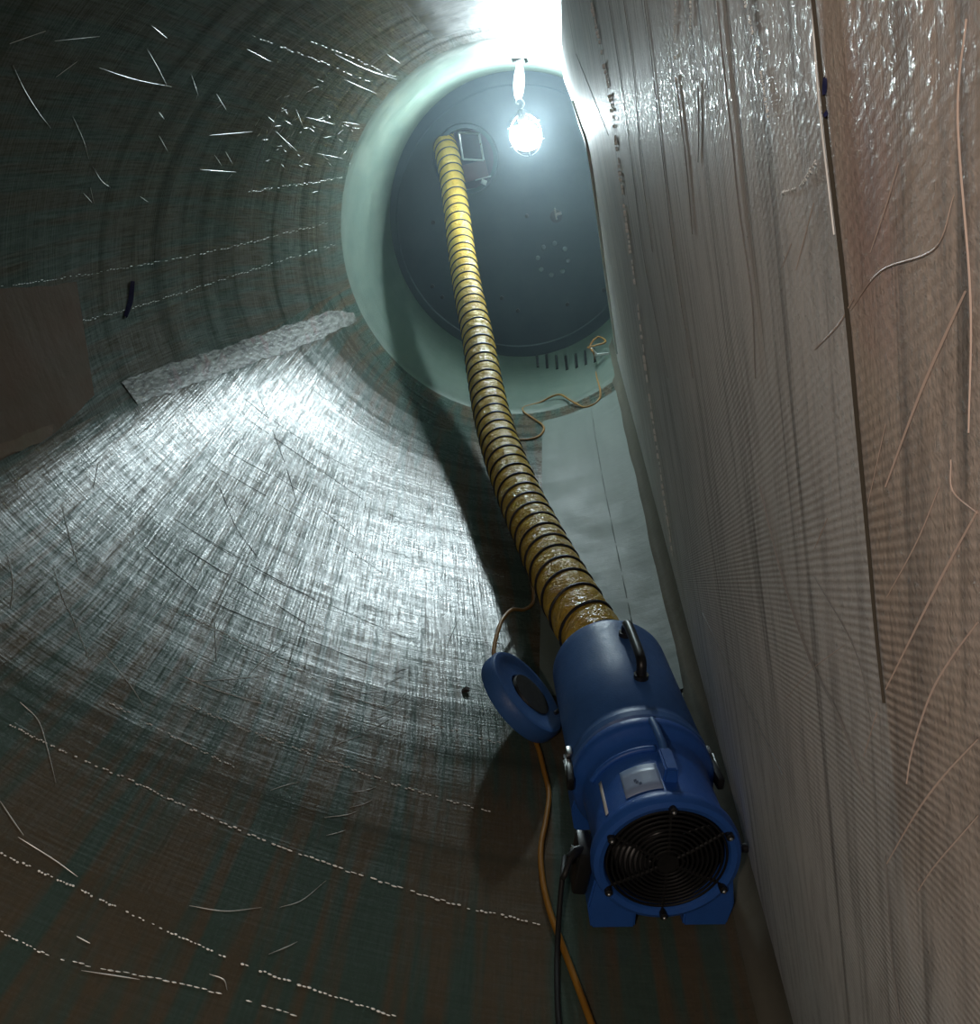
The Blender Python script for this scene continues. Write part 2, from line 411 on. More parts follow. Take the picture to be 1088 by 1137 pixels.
# ------------------------------------------------------------------ setting: shells, root ring, web, bulkhead
Y_NEAR, Y_ROOT, Y_END = -2.4, 5.12, 6.80
def shell_grid(fn, y0, y1, ny, nt, t0=-1.0, t1=1.0, off=0.0):
    rows, uvs = [], []
    for i in range(ny + 1):
        y = y0 + (y1 - y0) * i / ny
        row = [fn(y, t0 + (t1 - t0) * j / nt, off) for j in range(nt + 1)]
        acc = [0.0]
        for a, b in zip(row, row[1:]): acc.append(acc[-1] + (b - a).length)
        j0 = min(range(nt + 1), key=lambda j: abs(t0 + (t1 - t0) * j / nt))
        rows.append(row); uvs.append([(q - acc[j0], y) for q in acc])
    return rows, uvs
r_, u_ = shell_grid(lower_pt, Y_NEAR, Y_ROOT + 0.05, 90, 120); floor = struct(grid_mesh('floor', r_, 'floor', None, u_))
r_, u_ = shell_grid(upper_pt, Y_NEAR, Y_ROOT + 0.05, 90, 120); ceiling = struct(grid_mesh('ceiling', r_, 'ceiling', None, u_))
# root ring: a slightly thicker round collar lining the blade root
def root_pt(y, t, off=0.0):                  # t 0..1 all the way round
    k = max(0.0, min(1.0, (y - Y_ROOT) / 0.05)); o = -0.004 + 0.016 * k
    q = (t * 4) % 4
    if q <= 1: return lower_pt(y, -1 + q, o)
    if q <= 2: return lower_pt(y, q - 1, o)
    if q <= 3: return upper_pt(y, 3 - q, o)
    return upper_pt(y, -(q - 3), o)
ys = [Y_ROOT, Y_ROOT + 0.02, Y_ROOT + 0.05] + [Y_ROOT + 0.05 + (Y_END + 0.02 - Y_ROOT - 0.05) * i / 24 for i in range(1, 25)]
rows, uvs = [], []
for y in ys:
    row = [root_pt(y, j / 160) for j in range(161)]; acc = [0.0]
    for a, b in zip(row, row[1:]): acc.append(acc[-1] + (b - a).length)
    rows.append(row); uvs.append([(q, y) for q in acc])
root_ring = struct(grid_mesh('wall_root', rows, 'root', None, uvs))

# pale spar cap strips on floor and ceiling beside the web
def cap_strip(name, mat, zf, xl, y0, y1, off):
    rows, uvs = [], []
    for i in range(61):
        y = y0 + (y1 - y0) * i / 60; row = []
        for j in range(13):
            x = xl + (web_x(y) + 0.05 - xl) * j / 12
            s = 1 if zf is floor_z else -1
            row.append(Vector((x, y, zf(x, y) + s * (off if 0 < j < 12 and i < 60 else -0.004))))
        rows.append(row); uvs.append([(p.x, y) for p in row])
    return struct(grid_mesh(name, rows, mat, None, uvs))
cap_floor = cap_strip('trim_1', 'cap', floor_z, -0.335, 1.95, 4.95, 0.005)
cap_strip('trim_2', 'cap2', ceil_z, -0.42, -2.3, 4.75, 0.006)

# shear web with its scooped root end
EDGE_PX = [(684.5, 392), (683, 380), (674, 318), (665, 250), (654, 172), (645, 140), (636, 113), (628, 90), (622, 74)]
edge = [at_web(*p) for p in EDGE_PX]
def web_end(z):
    es = sorted(edge, key=lambda p: p.z)
    if z <= es[0].z: return es[0].y + (es[0].z - z) * 0.9
    for a, b in zip(es, es[1:]):
        if z <= b.z: return a.y + (b.y - a.y) * (z - a.z) / (b.z - a.z)
    return es[-1].y
NT, NS = 70, 90
rows, uvs = [], []
for i in range(NT + 1):
    t = i / NT; row = []; uv = []
    for j in range(NS + 1):
        ye = min(6.3, web_end(0.10 + 2.02 * t)); s = j / NS
        y = -2.3 + (ye + 2.3) * s; x = web_x(y)
        z0, z1 = floor_z(x, y) - 0.01, ceil_z(x, y) + 0.01
        z = z0 + (z1 - z0) * t
        row.append(Vector((x, y, z))); uv.append((z, y))
    rows.append(row); uvs.append(uv)
web = struct(grid_mesh('wall_right', rows, 'web', None, uvs))
sol = web.modifiers.new('thickness', 'SOLIDIFY'); sol.thickness = 0.045
# decide the side: thickness must grow away from the camera (+x)
nz = web.data.polygons[0].normal
sol.offset = -1.0 if nz.x < 0 else 1.0

ep = [at_web(*p, off=0.004) for p in EDGE_PX[:7]]
tube('edge_highlight', catmull(ep, 8), 0.007, 'ridge', web, 8)  # pale bead added to paint the highlight along the web end

# adhesive fillet between web and floor
rows, uvs = [], []
for i in range(81):
    y = -2.3 + (6.0 + 2.3) * i / 80; R = 0.066 + 0.003 * math.sin(y * 5.1) + 0.002 * math.sin(y * 13.7); row = []; uv = []
    for j in range(9):
        a = PI / 2 * j / 8
        x = web_x(y) + 0.004 - R * (1 - math.sin(a)); zz = R * (1 - math.cos(a))
        row.append(Vector((x, y, floor_z(x, y) + zz + (0.008 if j > 0 else -0.003)))); uv.append((j * 0.016, y))
    rows.append(row); uvs.append(uv)
struct(grid_mesh('trim_3', rows, 'bead', None, uvs))

# shell patches laid out between two edges
def patch(name, top, bot, mat, n=40, m=8, lift=0.006, kind=True):
    def along(pl, t):
        L = [0.0]
        for a, b in zip(pl, pl[1:]): L.append(L[-1] + math.hypot(b[0] - a[0], b[1] - a[1]))
        q = t * L[-1]
        for i in range(len(pl) - 1):
            if q <= L[i + 1] or i == len(pl) - 2:
                s = (q - L[i]) / max(1e-6, L[i + 1] - L[i]); return (pl[i][0] + (pl[i + 1][0] - pl[i][0]) * s, pl[i][1] + (pl[i + 1][1] - pl[i][1]) * s)
    rows, uvs = [], []
    for i in range(n + 1):
        t = i / n; a = along(top, t); b = along(bot, t); row = []; uv = []
        for j in range(m + 1):
            s = j / m
            ja = 0.8 * math.sin(i * 1.7 + j) + 0.8 * math.sin(i * 0.63 + 2 * j) if j in (0, m) else 0
            p = at_shell(a[0] + (b[0] - a[0]) * s, a[1] + (b[1] - a[1]) * s + ja)
            p = p + shell_normal(p) * lift
            row.append(p); uv.append((p.z, p.y + p.x))
        rows.append(row); uvs.append(uv)
    o = grid_mesh(name, rows, mat, None, uvs)
    return struct(o)
patch('trim_4', [(392, 347), (372, 344), (330, 358), (285, 373), (240, 389), (205, 399), (165, 412), (134, 424)],
      [(396, 357), (360, 374), (325, 389), (281, 403), (235, 420), (200, 432), (165, 444), (152, 449)], 'tape', 60, 10, 0.003)
patch('trim_5', [(-30, 318), (20, 320), (60, 316), (84, 312)], [(-30, 520), (15, 505), (60, 480), (104, 440)], 'brown', 16, 16, 0.003)
patch('trim_6', [(-12, 496), (20, 486), (58, 470)], [(-12, 512), (20, 502), (56, 484)], 'tan', 12, 4, 0.005)

# bulkhead disc with a round hatch hole, raised inner panel
bulk_c = Vector((XC, Y_END, 1.105)); BR = 1.10
hc = at_y(517, 177, Y_END); HR = 0.222
def ring_pts(cx, cz, r, y, n=120): return [Vector((cx + r * math.sin(2 * PI * k / n), y, cz + r * math.cos(2 * PI * k / n))) for k in range(n)]
bm = bmesh.new()
loops = [ring_pts(XC, 1.105, 1.13, Y_END), ring_pts(XC, 1.105, 1.005, Y_END), ring_pts(XC, 1.105, 0.995, Y_END + 0.008),
         ring_pts(hc.x, hc.z, HR + 0.04, Y_END + 0.008), ring_pts(hc.x, hc.z, HR + 0.03, Y_END - 0.012), ring_pts(hc.x, hc.z, HR, Y_END - 0.012), ring_pts(hc.x, hc.z, HR, Y_END + 0.16)]
vl = [[bm.verts.new(p) for p in L] for L in loops]
for a, b in zip(vl, vl[1:]):
    for k in range(120): bm.faces.new((a[k], a[(k + 1) % 120], b[(k + 1) % 120], b[k]))
wall_far = struct(from_bm('wall_far', bm, 'disc', None, True, 35))
# the dim hub space seen through the hatch
bm = bmesh.new()
add_lathe(bm, [(Y_END + 0.10, 0.55), (Y_END + 0.10, 0.62), (Y_END + 1.0, 0.62), (Y_END + 1.0, 0.0)], 48, hc.x + 0.05, hc.z + 0.02)
struct(from_bm('wall_hub', bm, 'hub', None, True, 35))
for i in range(8):                                            # ring of bolt heads
    a = 2 * PI * (i + 0.4) / 8; c = at_y(614, 288, Y_END)
    bm = bmesh.new(); add_lathe(bm, [(0.0, 0.020), (-0.012, 0.019), (-0.018, 0.012), (-0.018, 0.0)], 10)
    o = from_bm('bolt', bm, 'dullbolt', wall_far, True, 40); o.location = (c.x + 0.125 * math.sin(a), Y_END + 0.008, c.z + 0.125 * math.cos(a))
    o['label'] = 'pale bolt head'
for px, py in ((481, 247), (585, 240), (670, 322), (480, 318), (491, 330), (557, 331), (575, 345), (630, 338)):  # black bolt heads standing in for small dark holes
    c = at_y(px, py, Y_END)
    bm = bmesh.new(); add_lathe(bm, [(0.0, 0.017), (-0.010, 0.017), (-0.014, 0.009), (-0.014, 0.0)], 10)
    o = from_bm('bolt', bm, 'black', wall_far, True, 40); o.location = (c.x, Y_END + 0.008, c.z); o['label'] = 'small dark hole drawn as a bolt head'
c = at_y(616, 233, Y_END)                                     # little latch
bm = bmesh.new(); add_lathe(bm, [(0.0, 0.05), (-0.012, 0.05), (-0.018, 0.0)], 20)
o = from_bm('latch', bm, 'black', wall_far, True, 40); o.location = (c.x, Y_END + 0.008, c.z - 0.05)
bm = bmesh.new(); add_box(bm, Vector((0, -0.03, 0.02)), (0.012, 0.03, 0.09), None, 0.003); add_box(bm, Vector((0.022, -0.034, 0.015)), (0.05, 0.018, 0.022), None, 0.003)
o2 = from_bm('latch_lever', bm, 'steel', o, True, 40)
# studs lying in the root floor
for px, py in ((596, 402), (606.5, 403), (617.5, 404), (628.5, 405), (639.5, 402.5), (650, 399), (660, 396)):
    a = at_shell(px, py - 8); b = at_shell(px + 1.5, py + 7.5); a = a + shell_normal(a) * 0.004; b = b + shell_normal(b) * 0.004
    tube('stud', [a, b], 0.015, 'black', root_ring, 8)

# ------------------------------------------------------------------ wear, painted glints and wrinkle shadows on the shells and web (ribbons lying on the surface)
def add_ribbon(bm, pts, nrms, w):
    pts = [Vector(p) for p in pts]; vs = []; n = len(pts)
    for i, p in enumerate(pts):
        t = (pts[min(n - 1, i + 1)] - pts[max(0, i - 1)]).normalized(); s = t.cross(nrms[i]).normalized()
        k = w * (0.35 + 0.65 * math.sin(PI * (i + 0.35) / (n - 0.3))) if n > 2 else w
        vs.append((bm.verts.new(p + s * k / 2), bm.verts.new(p + nrms[i] * w * 0.35), bm.verts.new(p - s * k / 2)))
    for a, b in zip(vs, vs[1:]):
        bm.faces.new((a[0], a[1], b[1], b[0])); bm.faces.new((a[1], a[2], b[2], b[1]))
def pix_path(px, step=9.0):
    P = [(Vector((a, b, 0))) for a, b in px]; C = catmull(P, 8) if len(P) > 2 else [P[0].lerp(P[1], k / 6) for k in range(7)]
    return [(p.x, p.y) for p in C]
def shell_ribbons(name, lines, mat, parent):
    bm = bmesh.new()
    for px, w in lines:
        pts = []; ns = []
        for p in pix_path(px):
            q = at_shell(*p); n = shell_normal(q); pts.append(q + n * 0.0012); ns.append(n)
        add_ribbon(bm, pts, ns, w)
    o = from_bm(name, bm, mat, parent, False); o['kind'] = 'stuff'; return o
def web_ribbons(name, lines, mat, parent):
    bm = bmesh.new(); n = Vector((-1, 0.0247, 0)).normalized()
    for px, w in lines:
        pts = [at_web(*p) + n * 0.0006 for p in pix_path(px)]
        add_ribbon(bm, pts, [n] * len(pts), w)
    o = from_bm(name, bm, mat, parent, False); o['kind'] = 'stuff'; return o

def dashed(px, n, gap=0.35, jit=1.2, skip=0.22):
    """cut a long line into n irregular dashes"""
    P = pix_path(px); L = len(P) - 1; out = []
    def ev(t):
        q = t * L; i = min(L - 1, int(q)); s = q - i
        return (P[i][0] + (P[i + 1][0] - P[i][0]) * s, P[i][1] + (P[i + 1][1] - P[i][1]) * s)
    n = int(n * 1.7) if skip else n
    for k in range(n):
        if random.random() < skip: continue
        a = (k + random.uniform(0, gap * 0.6)) / n; b = (k + 1 - random.uniform(0, gap * 0.6)) / n
        j = random.uniform(-jit, jit)
        out.append([(ev(a)[0], ev(a)[1] + j), (ev((a + b) / 2)[0], ev((a + b) / 2)[1] + j), (ev(b)[0], ev(b)[1] + j)])
    return out
fl = []
for line, n, w in (([(0, 948), (88, 988), (176, 1030), (294, 1080), (440, 1130)], 60, 0.0042),
                   ([(10, 805), (65, 832), (147, 868), (235, 909), (353, 956), (500, 1003), (600, 1026)], 75, 0.0042),
                   ([(200, 778), (262, 806), (353, 840), (447, 874), (545, 902)], 60, 0.0035),
                   ([(205, 682), (290, 725), (380, 768), (450, 795), (556, 826)], 50, 0.0028),
                   ([(120, 780), (200, 822), (260, 852)], 24, 0.003),
                   ([(0, 1035), (70, 1066), (200, 1092), (330, 1128)], 28, 0.0028),
                   ([(430, 612), (500, 630), (560, 640)], 26, 0.0026), ([(400, 670), (480, 700), (558, 716)], 28, 0.0026)):
    for d in dashed(line, n): fl.append((d, w * random.uniform(0.5, 1.15)))
for seg in ([(109, 514), (103, 543)], [(7, 616), (14, 645), (12, 676)], [(68, 560), (78, 600), (88, 632)], [(58, 630), (70, 665), (82, 690), (100, 735)],
            [(110, 720), (140, 755), (160, 785)], [(22, 780), (42, 800), (52, 830), (62, 870)], [(0, 890), (12, 908), (26, 928)], [(20, 930), (60, 955), (86, 974)],
            [(210, 1006), (250, 1012), (290, 1008)], [(310, 1008), (335, 1000), (362, 978)], [(300, 878), (318, 872), (332, 869)], [(365, 830), (383, 823), (400, 817)],
            [(360, 908), (385, 905), (398, 900)], [(362, 928), (375, 925), (384, 922)], [(390, 880), (405, 878), (418, 874)], [(388, 897), (404, 893), (414, 888)],
            [(405, 812), (420, 806), (440, 794)], [(412, 800), (428, 794)], [(418, 788), (440, 780), (452, 768)], [(428, 760), (445, 752)], [(436, 748), (452, 742)],
            [(400, 770), (430, 768)], [(232, 1082), (248, 1088), (252, 1100)], [(298, 1060), (318, 1052), (330, 1046)], [(85, 1040), (100, 1048)],
            [(90, 1078), (130, 1084), (155, 1088)], [(205, 752), (245, 768), (292, 782)], [(200, 758), (260, 754), (300, 750)], [(238, 690), (240, 735)],
            [(268, 760), (290, 735), (322, 712)], [(165, 690), (200, 650)], [(240, 700), (252, 680)], [(495, 720), (508, 690)]):
    fl.append((seg, 0.0021))
shell_ribbons('scratches', fl, 'scratch', floor)  # long dashed lines paint glints of the cloth ridges; the rest are scratches
sl = []
for seg in ([(653, 432), (658, 462), (664, 500), (673, 550), (684, 605), (697, 668), (703, 700)],):
    for d in dashed(seg, 12, 0.2, 0.8, 0): sl.append((d, .0042))
bm = bmesh.new()
for px, w in sl:
    q_ = [at_shell(*p) for p in pix_path(px)]; n_ = [shell_normal(p) for p in q_]
    add_ribbon(bm, [p + n * .0062 for p, n in zip(q_, n_)], n_, w)
o = from_bm('seam_lines', bm, 'crease2', cap_floor, False); o['kind'] = 'stuff'
dk = []
for seg in ([(252, 500), (330, 545), (400, 600)], [(240, 520), (330, 572), (430, 640)], [(285, 430), (300, 470), (318, 520), (330, 560)], [(240, 532), (262, 585), (290, 625)],
            [(190, 575), (260, 620), (360, 670), (480, 722)], [(215, 590), (300, 640), (345, 662)], [(330, 420), (395, 470), (420, 500)], [(200, 605), (280, 655), (350, 700)],
            [(270, 440), (320, 480), (390, 520)], [(250, 450), (330, 505), (410, 560)], [(150, 600), (230, 665), (330, 705), (430, 745)]):
    dk.append((seg, 0.0028))
dk = [(d, w * random.uniform(0.5, 1.2)) for px, w in dk for d in dashed(px, 3, 0.25, 1.5, 0)]
shell_ribbons('wrinkle_shadows', dk, 'wrinkle', floor)  # dark ribbons painting the shadows of the wrinkles
cl = []
for seg in ([(14, 72), (26, 98), (42, 124), (56, 142)], [(80, 128), (92, 155), (98, 176)], [(102, 184), (112, 200), (122, 208)], [(163, 54), (175, 75), (185, 95)],
            [(176, 124), (182, 132)], [(176, 150), (186, 168)], [(212, 82), (220, 106)], [(240, 104), (251, 122)], [(238, 172), (246, 184)], [(250, 168), (258, 182)],
            [(222, 188), (262, 191)], [(336, 82), (318, 105), (302, 138), (288, 172), (279, 212)], [(274, 54), (300, 68)], [(305, 145), (330, 168)], [(100, 208), (104, 226)],
            [(92, 214), (102, 225)], [(155, 218), (164, 224)], [(60, 45), (90, 42), (110, 40)], [(62, 85), (85, 68)], [(10, 48), (50, 34)], [(110, 75), (150, 88), (190, 96)],
            [(168, 28), (185, 42)], [(372, 60), (405, 76), (440, 88)], [(382, 88), (400, 96), (418, 104)], [(430, 60), (444, 70)], [(340, 130), (372, 138)], [(328, 120), (336, 140)],
            [(345, 160), (352, 152)], [(380, 135), (398, 138)], [(352, 170), (380, 176)], [(232, 150), (280, 146)]):
    cl.append((seg, 0.0042))
for k in range(70):
    x, y = random.gauss(340, 45), random.gauss(140, 26); a = random.uniform(-1.4, 0.9); l = random.uniform(3, 10)
    if x < 392: cl.append(([(x, y), (x + l * math.cos(a), y + l * math.sin(a))], 0.0035))
for line, n, w in (([(70, 362), (160, 338), (260, 306), (376, 270)], 60, 0.004), ([(0, 318), (110, 302), (240, 278), (364, 247)], 60, 0.0032), ([(275, 213), (330, 205), (380, 197)], 26, 0.004),
                   ([(280, 40), (350, 66), (415, 92)], 22, 0.004), ([(345, 45), (400, 68), (440, 86)], 18, 0.005)):
    for d in dashed(line, n): cl.append((d, w * random.uniform(0.5, 1.1)))
shell_ribbons('scratches', [(a, b * 0.5) for a, b in cl], 'scratch', ceiling)
shell_ribbons('pen_mark', [([(146, 312), (144, 335), (138, 352)], 0.03)], 'pen', ceiling)

ws = []
for seg, w in (([(1088, 566), (1055, 625), (1022, 690), (985, 765)], .0035), ([(1075, 322), (1050, 375), (1022, 440), (985, 540)], .004), ([(950, 330), (932, 360), (906, 388)], .0028),
               ([(1088, 690), (1058, 730), (1035, 770), (1015, 830), (1008, 870)], .0032), ([(1088, 820), (1050, 860), (1020, 900), (985, 960)], .003), ([(1088, 905), (1040, 960), (1020, 990)], .002),
               ([(1062, 215), (1040, 275), (980, 300), (945, 345)], .0018), ([(1076, 20), (1066, 130), (1080, 330), (1078, 480)], .0028), ([(1058, 510), (1060, 545), (1088, 570)], .0022),
               ([(1045, 540), (1020, 600), (985, 665)], .0020), ([(905, 225), (893, 270), (885, 300)], .0018), ([(880, 270), (868, 300)], .0016), ([(985, 470), (965, 560)], .0014),
               ([(1000, 180), (985, 230), (968, 280)], .002), ([(905, 610), (920, 575)], .0016), ([(870, 780), (900, 745), (940, 715)], .0014), ([(960, 840), (975, 790)], .0016)):
    ws.append((seg, w * 0.42))
web_ribbons('scratches', ws, 'pinkscratch', web)
web_ribbons('open_seam', [([(904, -20), (912, 60), (921, 150), (929, 220), (938, 300), (946, 380), (955, 480), (966, 600), (975, 700), (984, 780)], .0042)], 'groove', web)
lt = [([(903, -20), (907, 60), (914, 140), (921, 200), (928, 260)], .0016)]
for line, n, w in (([(655, -10), (668, 53), (679, 110), (687, 174), (697, 250), (706, 317), (721, 433), (735, 530), (748, 620)], 50, .016), ([(752, -10), (750, 40), (752, 90)], 10, .004), ([(768, 0), (768, 40)], 6, .004),
                   ([(826, -10), (843, 60), (855, 130)], 24, .0035), ([(868, 215), (890, 205), (908, 178)], 14, .003)):
    for d in dashed(line, n, 0.6, 0.6): lt.append((d, w * random.uniform(0.4, 1.1)))
web_ribbons('ridge_lines', lt, 'ridge', web)
dl = []
for seg, w in (([(676, 0), (690, 90), (703, 190), (716, 290), (742, 420)], .006), ([(693, 0), (705, 90), (712, 180), (725, 280)], .006), ([(716, 0), (726, 80), (737, 180), (750, 290), (770, 420)], .007),
               ([(798, 0), (806, 80), (815, 160), (822, 230), (836, 330), (840, 420)], .009), ([(752, 90), (757, 130), (764, 190), (770, 260)], .010), ([(776, 90), (777, 140), (776, 180)], .006),
               ([(640, 60), (660, 110), (676, 150)], .010), ([(845, 540), (870, 640), (900, 730), (935, 800), (960, 870)], .012), ([(905, 640), (950, 720), (970, 800)], .005),
               ([(985, 950), (992, 1060), (1000, 1130)], .008), ([(780, 680), (830, 780), (870, 860)], .012)):
    dl.append((seg, w * 0.3))
web_ribbons('crease_lines', dl, 'crease', web)
web_ribbons('pen_mark', [([(919, 85), (918, 96), (918, 104)], .004), ([(917, 124), (921, 129)], .004)], 'pen', web)

# ------------------------------------------------------------------ hanging lamp
lamp = empty('hanging_lamp', LAMP)
tag(lamp, 'glowing round work lamp in a wire cage hung from the ceiling by a white strap', 'lamp')
def loc(p): return Vector(p) - LAMP
bm = bmesh.new(); bmesh.ops.create_uvsphere(bm, u_segments=32, v_segments=20, radius=0.078); from_bm('bulb', bm, 'bulb', lamp)
hook = at_y(577, 68, 6.05); hook.z = ceil_z(hook.x, 6.05)
hl = loc(hook)
d_ = (hl - Vector((0, 0, 0.1))).normalized()
s0 = Vector((0.005, 0, 0.27)); 
q = Vector((0, 1, 0)).rotation_difference(Vector((-.25, 1, -.75)).normalized())      # unseen shade added on the root side of the bulb to darken the bulkhead
bm = bmesh.new(); pr = [(.122 * math.cos(math.radians(a)), .122 * math.sin(math.radians(a))) for a in range(0, 77, 4)]
add_lathe(bm, pr + [(y - .006 if r > .1 else y - .004, r * .965) for y, r in pr[::-1]], 48)
sh = from_bm('added_back_shade', bm, 'black', lamp, True, 40); sh.rotation_mode = 'QUATERNION'; sh.rotation_quaternion = q
bm = bmesh.new(); add_tube(bm, [(0, 0, .085), (0, 0, .10), (0, 0, .15), (0.003, 0, .165)], [.034, .036, .028, .016], 16); from_bm('socket', bm, 'black', lamp, True, 50)
bm = bmesh.new(); add_tube(bm, catmull([(0.003, 0, .16), (0.03, 0, .20), (0.0, 0, .245), (-.022, 0, .215), (-.006, 0, .2)], 6), .005, 8); from_bm('hook', bm, 'steel', lamp)
# strap: a flat folded band
bm = bmesh.new(); a, b = Vector((0.0, 0, .23)), hl - Vector((0, 0, .02)); rows_ = []
for i in range(13):
    t = i / 12; p = a.lerp(b, t); w = 0.020 + 0.020 * math.sin(PI * min(1, t * 1.15)) ** 0.7; th = .006
    rows_.append([bm.verts.new(p + Vector((sx * w, sy * th, 0))) for sx, sy in ((-1, -1), (1, -1), (1, 1), (-1, 1))])
for r0, r1 in zip(rows_, rows_[1:]):
    for k in range(4): bm.faces.new((r0[k], r0[(k + 1) % 4], r1[(k + 1) % 4], r1[k]))
bm.faces.new(rows_[0][::-1]); bm.faces.new(rows_[-1])
from_bm('strap', bm, 'white', lamp, False)
bm = bmesh.new(); add_tube(bm, [hl + Vector((-.05, 0, -.012)), hl + Vector((.045, 0, -.006))], .014, 8); add_tube(bm, [hl + Vector((.03, -.02, 0.02)), hl + Vector((.045, -.02, -.05))], .010, 8)
from_bm('ceiling_anchor', bm, 'black', lamp, True, 40)
for k in range(6):
    a = 2 * PI * (k + .5) / 6; pts = []
    for i in range(13):
        e = PI * (0.06 + 0.90 * i / 12); pts.append((math.sin(e) * math.cos(a) * .128, math.sin(e) * math.sin(a) * .128, math.cos(e) * .135 + .0))
    tube('cage_wire', pts, .0028, 'steel', lamp, 6)
for zz, rr in ((.07, .112), (-.05, .12)):
    tube('cage_ring', [(rr * math.cos(2 * PI * i / 32), rr * math.sin(2 * PI * i / 32), zz) for i in range(33)], .0028, 'steel', lamp, 6)

# ------------------------------------------------------------------ hatch fittings
t = empty('hatch_ladder', at_y(526, 180, Y_END + 0.06)); tag(t, 'thin bright rectangular metal frame standing inside the round hatch beside the yellow hose', 'frame')
def L(o, p): return Vector(p) - o.location
cs = [at_y(509.5, 147.5, 6.86), at_y(532, 148, 6.86), at_y(537, 178, 6.86), at_y(514, 177, 6.86)]
for a, b in zip(cs, cs[1:] + cs[:1]): 
    bm = bmesh.new(); add_tube(bm, [L(t, a), L(t, b)], .008, 8); from_bm('frame_bar', bm, 'steel', t, True, 40)
c = at_y(527, 190, 6.9)
bm = bmesh.new(); add_box(bm, Vector((0, 0, 0)), (.20, .02, .13), None, .004); o = from_bm('hub_panel', bm, 'red', None, True, 40); o.location = (c.x, 6.93, c.z)
tag(o, 'dull red panel inside the round hatch below the thin metal frame', 'panel')
c = at_y(537, 201, Y_END - .02)
o = empty('hatch_catch', (c.x, Y_END - .012, c.z)); tag(o, 'small white catch at the lower right rim of the round hatch', 'catch')
box('catch_plate', (0, -.006, .022), (.13, .012, .010), 'steel', o); box('catch_lever', (0.0, -.014, -.008), (.045, .016, .035), 'white', o, Euler((0, .6, 0)))

# ------------------------------------------------------------------ yellow hose
HR_ = 0.094
# blower frame, needed for the hose end
BH = 0.175
B_ROT = Euler((-0.038, 0.25, 0.093), 'YXZ')
B_LOC = Vector((-0.024, 1.176, 0.204)) - B_ROT.to_matrix() @ Vector((0, 0, BH))
BM = Matrix.Translation(B_LOC) @ B_ROT.to_matrix().to_4x4()
h_in = BM @ Vector((0, 0.60, BH)); h_in2 = BM @ Vector((0, 0.72, BH + .004))
def at_depth_y(px, py, y): return at_y(px, py, y)
ctrl = [h_in, h_in2, at_y(638, 674, 2.17), at_y(608, 616, 2.56), at_y(580, 558, 3.02), at_y(560, 508, 3.46), at_y(546, 461, 3.93), at_y(537, 415, 4.36), at_y(530, 373, 4.75), at_y(519, 320, 5.30), at_y(512, 275, 5.78), at_y(507, 235, 6.15), at_y(502, 200, 6.46), at_y(496.5, 172, 6.72), at_y(493, 160, 6.90), at_y(492, 152, 7.05)]
for p in ctrl[2:8]: p.z = max(p.z, floor_z(p.x, p.y) + HR_ + .012)
path = catmull(ctrl, 40)
# resample evenly
cum = [0.0]
for a, b in zip(path, path[1:]): cum.append(cum[-1] + (b - a).length)
TOT = cum[-1]; PITCH = 0.098; NPER = 14
NSEG = int(TOT / PITCH * NPER)
def at_len(s):
    lo, hi = 0, len(cum) - 1
    while hi - lo > 1:
        m = (lo + hi) // 2
        if cum[m] <= s: lo = m
        else: hi = m
    return path[lo].lerp(path[hi], (s - cum[lo]) / max(1e-9, cum[hi] - cum[lo]))
pts = [at_len(TOT * i / NSEG) for i in range(NSEG + 1)]
# gentle smoothing of the centre line
for _ in range(30): pts = [pts[0]] + [(pts[i - 1] + pts[i] * 2 + pts[i + 1]) / 4 for i in range(1, NSEG)] + [pts[-1]]
fr = frames(pts)
hose = empty('duct_hose', (pts[20].x, pts[20].y, 0.02))
tag(hose, 'long yellow spiral ventilation hose running from the blue blower up to the round hatch', 'hose')
SEG = 48; rows, uvs = [], []
for i, (p, (tt, n, b)) in enumerate(zip(pts, fr)):
    s = TOT * i / NSEG; row = []; uv = []
    for k in range(SEG + 1):
        a = 2 * PI * k / SEG
        ph = (s / PITCH - k / SEG) % 1.0
        r = HR_ * (0.955 + 0.060 * math.sin(PI * ph) ** 0.8) + 0.0012 * math.sin(7 * a + s * 40) * math.sin(PI * ph)
        row.append(p + (n * math.cos(a) + b * math.sin(a)) * r - hose.location); uv.append((k / SEG, s))
    rows.append(row); uvs.append(uv)
grid_mesh('duct_cloth', rows, 'hose', hose, uvs)
helix = []; turns = TOT / PITCH; HN = 28
for i in range(int(turns * HN) + 1):
    th = i / HN; s = min(TOT - 1e-4, th * PITCH); q = s / TOT * NSEG; j = min(NSEG - 1, int(q)); f_ = q - j
    p = pts[j].lerp(pts[j + 1], f_); tt, n, b = fr[j]; t2, n2, b2 = fr[j + 1]; nn = n.lerp(n2, f_); bb = b.lerp(b2, f_)
    a = 2 * PI * th
    helix.append(p + (nn * math.cos(a) + bb * math.sin(a)) * (HR_ * 0.985) - hose.location)
tube('spiral_wire', helix, 0.0058, 'rubber', hose, 7)

